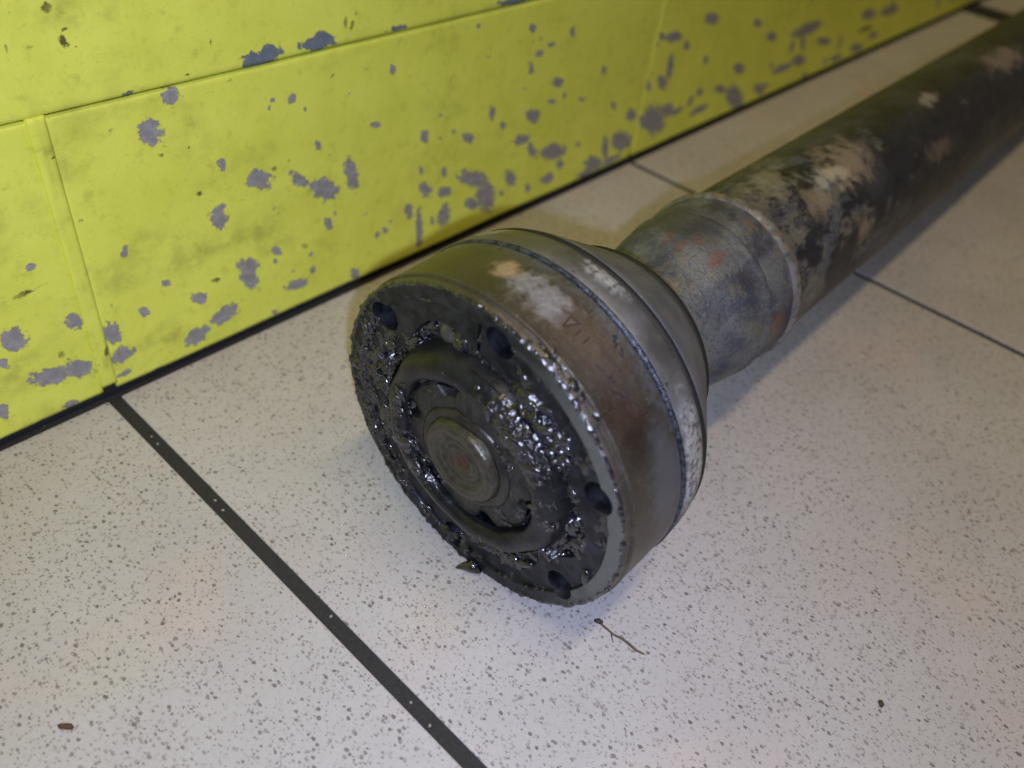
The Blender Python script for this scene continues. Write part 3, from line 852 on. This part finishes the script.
for i_ in pick:
    r_, t_, z_ = flatR[i_], flatT[i_], flatZ[i_]
    onside = fNZ[i_] < 0.5
    R0 = float(np.clip(ng.lognormal(-0.8, 0.55), 0.2, 1.7)) * (0.34 if onside or flatR[i_] > 47 else 1.0)
    sc_ = np.array([R0, R0 * ng.uniform(1.0, 3.0), R0 * ng.uniform(0.65, 0.95)])
    nn = np.array([fNR[i_] * math.cos(t_), fNR[i_] * math.sin(t_), fNZ[i_]]); nn /= np.linalg.norm(nn)
    tg = np.cross(nn, ng.normal(size=3)); tg /= np.linalg.norm(tg)
    bt = np.cross(nn, tg)
    lp = ico_v * (1 + 0.10 * ng.normal(size=(len(ico_v), 1))) * sc_
    BV.append(np.array([r_ * math.cos(t_), r_ * math.sin(t_), z_]) - nn * sc_[2] * 0.5 + lp[:, :1] * tg + lp[:, 1:2] * bt + lp[:, 2:] * nn)
    BF.append(ico_f + nb); nb += len(ico_v)
BV = np.concatenate(BV) * MM; BF = np.concatenate(BF)
M_grease = grease_mat()
gme = bpy.data.meshes.new('grease')
gme.from_pydata(V[used].tolist() + BV.tolist(), [], remap[q].tolist() + (BF + len(used)).tolist())
gme.update()
gme.shade_smooth()
link_mesh('grease', gme, M_grease, root, F1, kind='stuff')
link_mesh('grease_drip', tube_mesh('grease_drip', [[c_ * MM for c_ in p] for p in ((5, -46, 0.2), (3, -47.6, 1.4), (1.2, -48.2, 2.4), (0.2, -48.6, 3.4), (-0.4, -48.9, 4.2))],
          [2.6 * MM, 1.9 * MM, 1.2 * MM, 0.7 * MM, 0.25 * MM], 10), M_grease, root, F1, sharp=180)

# ------------------------------------------------------------------ yoke, weld and tube
yk = [(0, -63), (19, -63), (20.5, -66), (21.6, -73), (22.8, -80), (24.4, -85.5), (26.4, -89.5), (27.8, -93.5), (28.7, -98), (28.9, -103.2), (29.5, -104.8), (30.0, -106.0), (29.9, -107.0), (29.1, -108.2),
      (29.8, -110), (30.2, -116), (30.5, -121), (0, -121)]
link_mesh('yoke', lathe_mesh('yoke', yk, 150), yoke_mat(), root, F2, sharp=40)
link_mesh('weld_bead', lathe_mesh('weld_bead', [(27, -120.2), (30.7, -120.4), (31.3, -121.6), (31.5, -123), (31.2, -124.6), (30.3, -126), (27, -126.4)], 200, True,
          lambda r, z, t: (r + 0.14 * math.sin(40 * t + 0.3 * math.sin(7 * t)), z + 0.35 * math.sin(5 * t) * math.sin(3 * t + 1))), weld_mat(), root, F2, sharp=60)
zs_ = [-125.5, -127.5] + list(np.linspace(-135, -1080, 40))
link_mesh('tube', lathe_mesh('tube', [(0, -125)] + [(29.3 if z < -127 else 29.8, z) for z in zs_] + [(0, -1080)], 120), tube_mat(), root, F2, sharp=40)
link_mesh('flange', lathe_mesh('flange', [(0, -1076), (33, -1076), (36, -1084), (41.5, -1090), (42.0, -1092), (42.0, -1104), (41, -1106), (0, -1106)], 96), cap_mat('flange_steel', True), root, F2, sharp=40)

# ------------------------------------------------------------------ small litter on the tiles
def on_floor(l, z):
    return [(x * MM, y * MM, z * MM) for x, y in l]
tw = bpy.data.objects.new('dry_stalk', None)
C.objects.link(tw)
tw.location = (0.055, -0.1766, 0)
tag(tw, 'thin brown dried plant stalk lying on the speckled tile', 'plant stalk')
M_twig = plain('dry_plant', (0.13, 0.095, 0.05), 0.8)
TI = Matrix.Translation((-0.055, -0.1766 * -1, 0))
l = [(55.0, -173.9), (55.0, -176.6), (54.9, -179.2), (55.6, -181.6), (55.8, -184.0), (55.7, -186.9), (56.4, -189.3)]
link_mesh('stem', tube_mesh('stem', on_floor(l, 0.35), [0.3e-3, 0.3e-3, 0.3e-3, 0.35e-3, 0.4e-3, 0.35e-3, 0.2e-3], 8), M_twig, tw, TI, sharp=180)
link_mesh('twig', tube_mesh('twig', on_floor([(54.8, -178.6), (53.8, -179.6), (52.9, -180.8)], 0.25), [0.22e-3, 0.18e-3, 0.12e-3], 6), M_twig, tw, TI, sharp=180)
link_mesh('seed_head', tube_mesh('seed_head', on_floor([(54.2, -172.6), (55.0, -173.6), (55.6, -174.8)], 0.7), [0.4e-3, 0.8e-3, 0.4e-3], 8), plain('seed_husk', (0.05, 0.04, 0.04), 0.8), tw, TI, sharp=180)

def lump(name, x, y, s, mat, label, cat, group=None, seed=0):
    bm = bmesh.new()
    bmesh.ops.create_icosphere(bm, subdivisions=2, radius=1)
    rg = random.Random(seed)
    for v in bm.verts:
        k = 0.75 + 0.5 * rg.random()
        v.co = Vector((v.co.x * s[0] * k, v.co.y * s[1] * k, max(v.co.z, -0.5) * s[2] * k)) * MM
    zmin = min(v.co.z for v in bm.verts)
    me = bpy.data.meshes.new(name); bm.to_mesh(me); bm.free()
    o = link_mesh(name, me, mat, sharp=180)
    o.location = (x * MM, y * MM, -zmin)
    o.rotation_euler.z = rg.uniform(0, 3)
    return tag(o, label, cat, group)
M_crumb = plain('rusty_crumb', (0.11, 0.055, 0.03), 0.85)
lump('rust_crumb', 93.2, -244.6, (0.7, 1.2, 0.6), plain('dark_crumb', (0.07, 0.045, 0.025), 0.85), 'tiny dark brown crumb on a faint brown stain on the floor tile', 'crumb', seed=1).rotation_euler.z = -0.7
lump('rust_crumb', -65.2, -101.4, (1.9, 0.8, 0.6), M_crumb, 'small reddish brown curved rust crumb beside the wide dark floor joint', 'crumb', seed=2).rotation_euler.z = -0.82
M_flake = plain('bright_flake', (0.8, 0.85, 0.9), 0.15, 0.9, amp=0.1)
for i, (x, y) in enumerate([(24.9, -136.3), (33.4, -143.8), (37.5, -143.4), (31.5, -123.9), (21.8, -135.8), (29.6, -130.8), (22.4, -96.8), (16.3, -106.5)]):
    lump('metal_flake', x, y, (0.35, 0.3, 0.3), M_flake, 'tiny glinting metal flake on the tile before the greasy joint', 'metal flake', 'metal flakes on the tile', 10 + i)
for i, (x, y) in enumerate([(-0.9, -162.5), (0.1, -62.9), (-0.4, -30), (0.6, -120)]):
    o = lump('grit', x, y, (0.5, 0.4, 0.4), plain('pale_grit', (0.35, 0.32, 0.29), 0.8), 'pale crumb of grit in the wide dark floor joint', 'grit', 'grit in the wide joint', 30 + i)
    o.location.z -= 0.0005
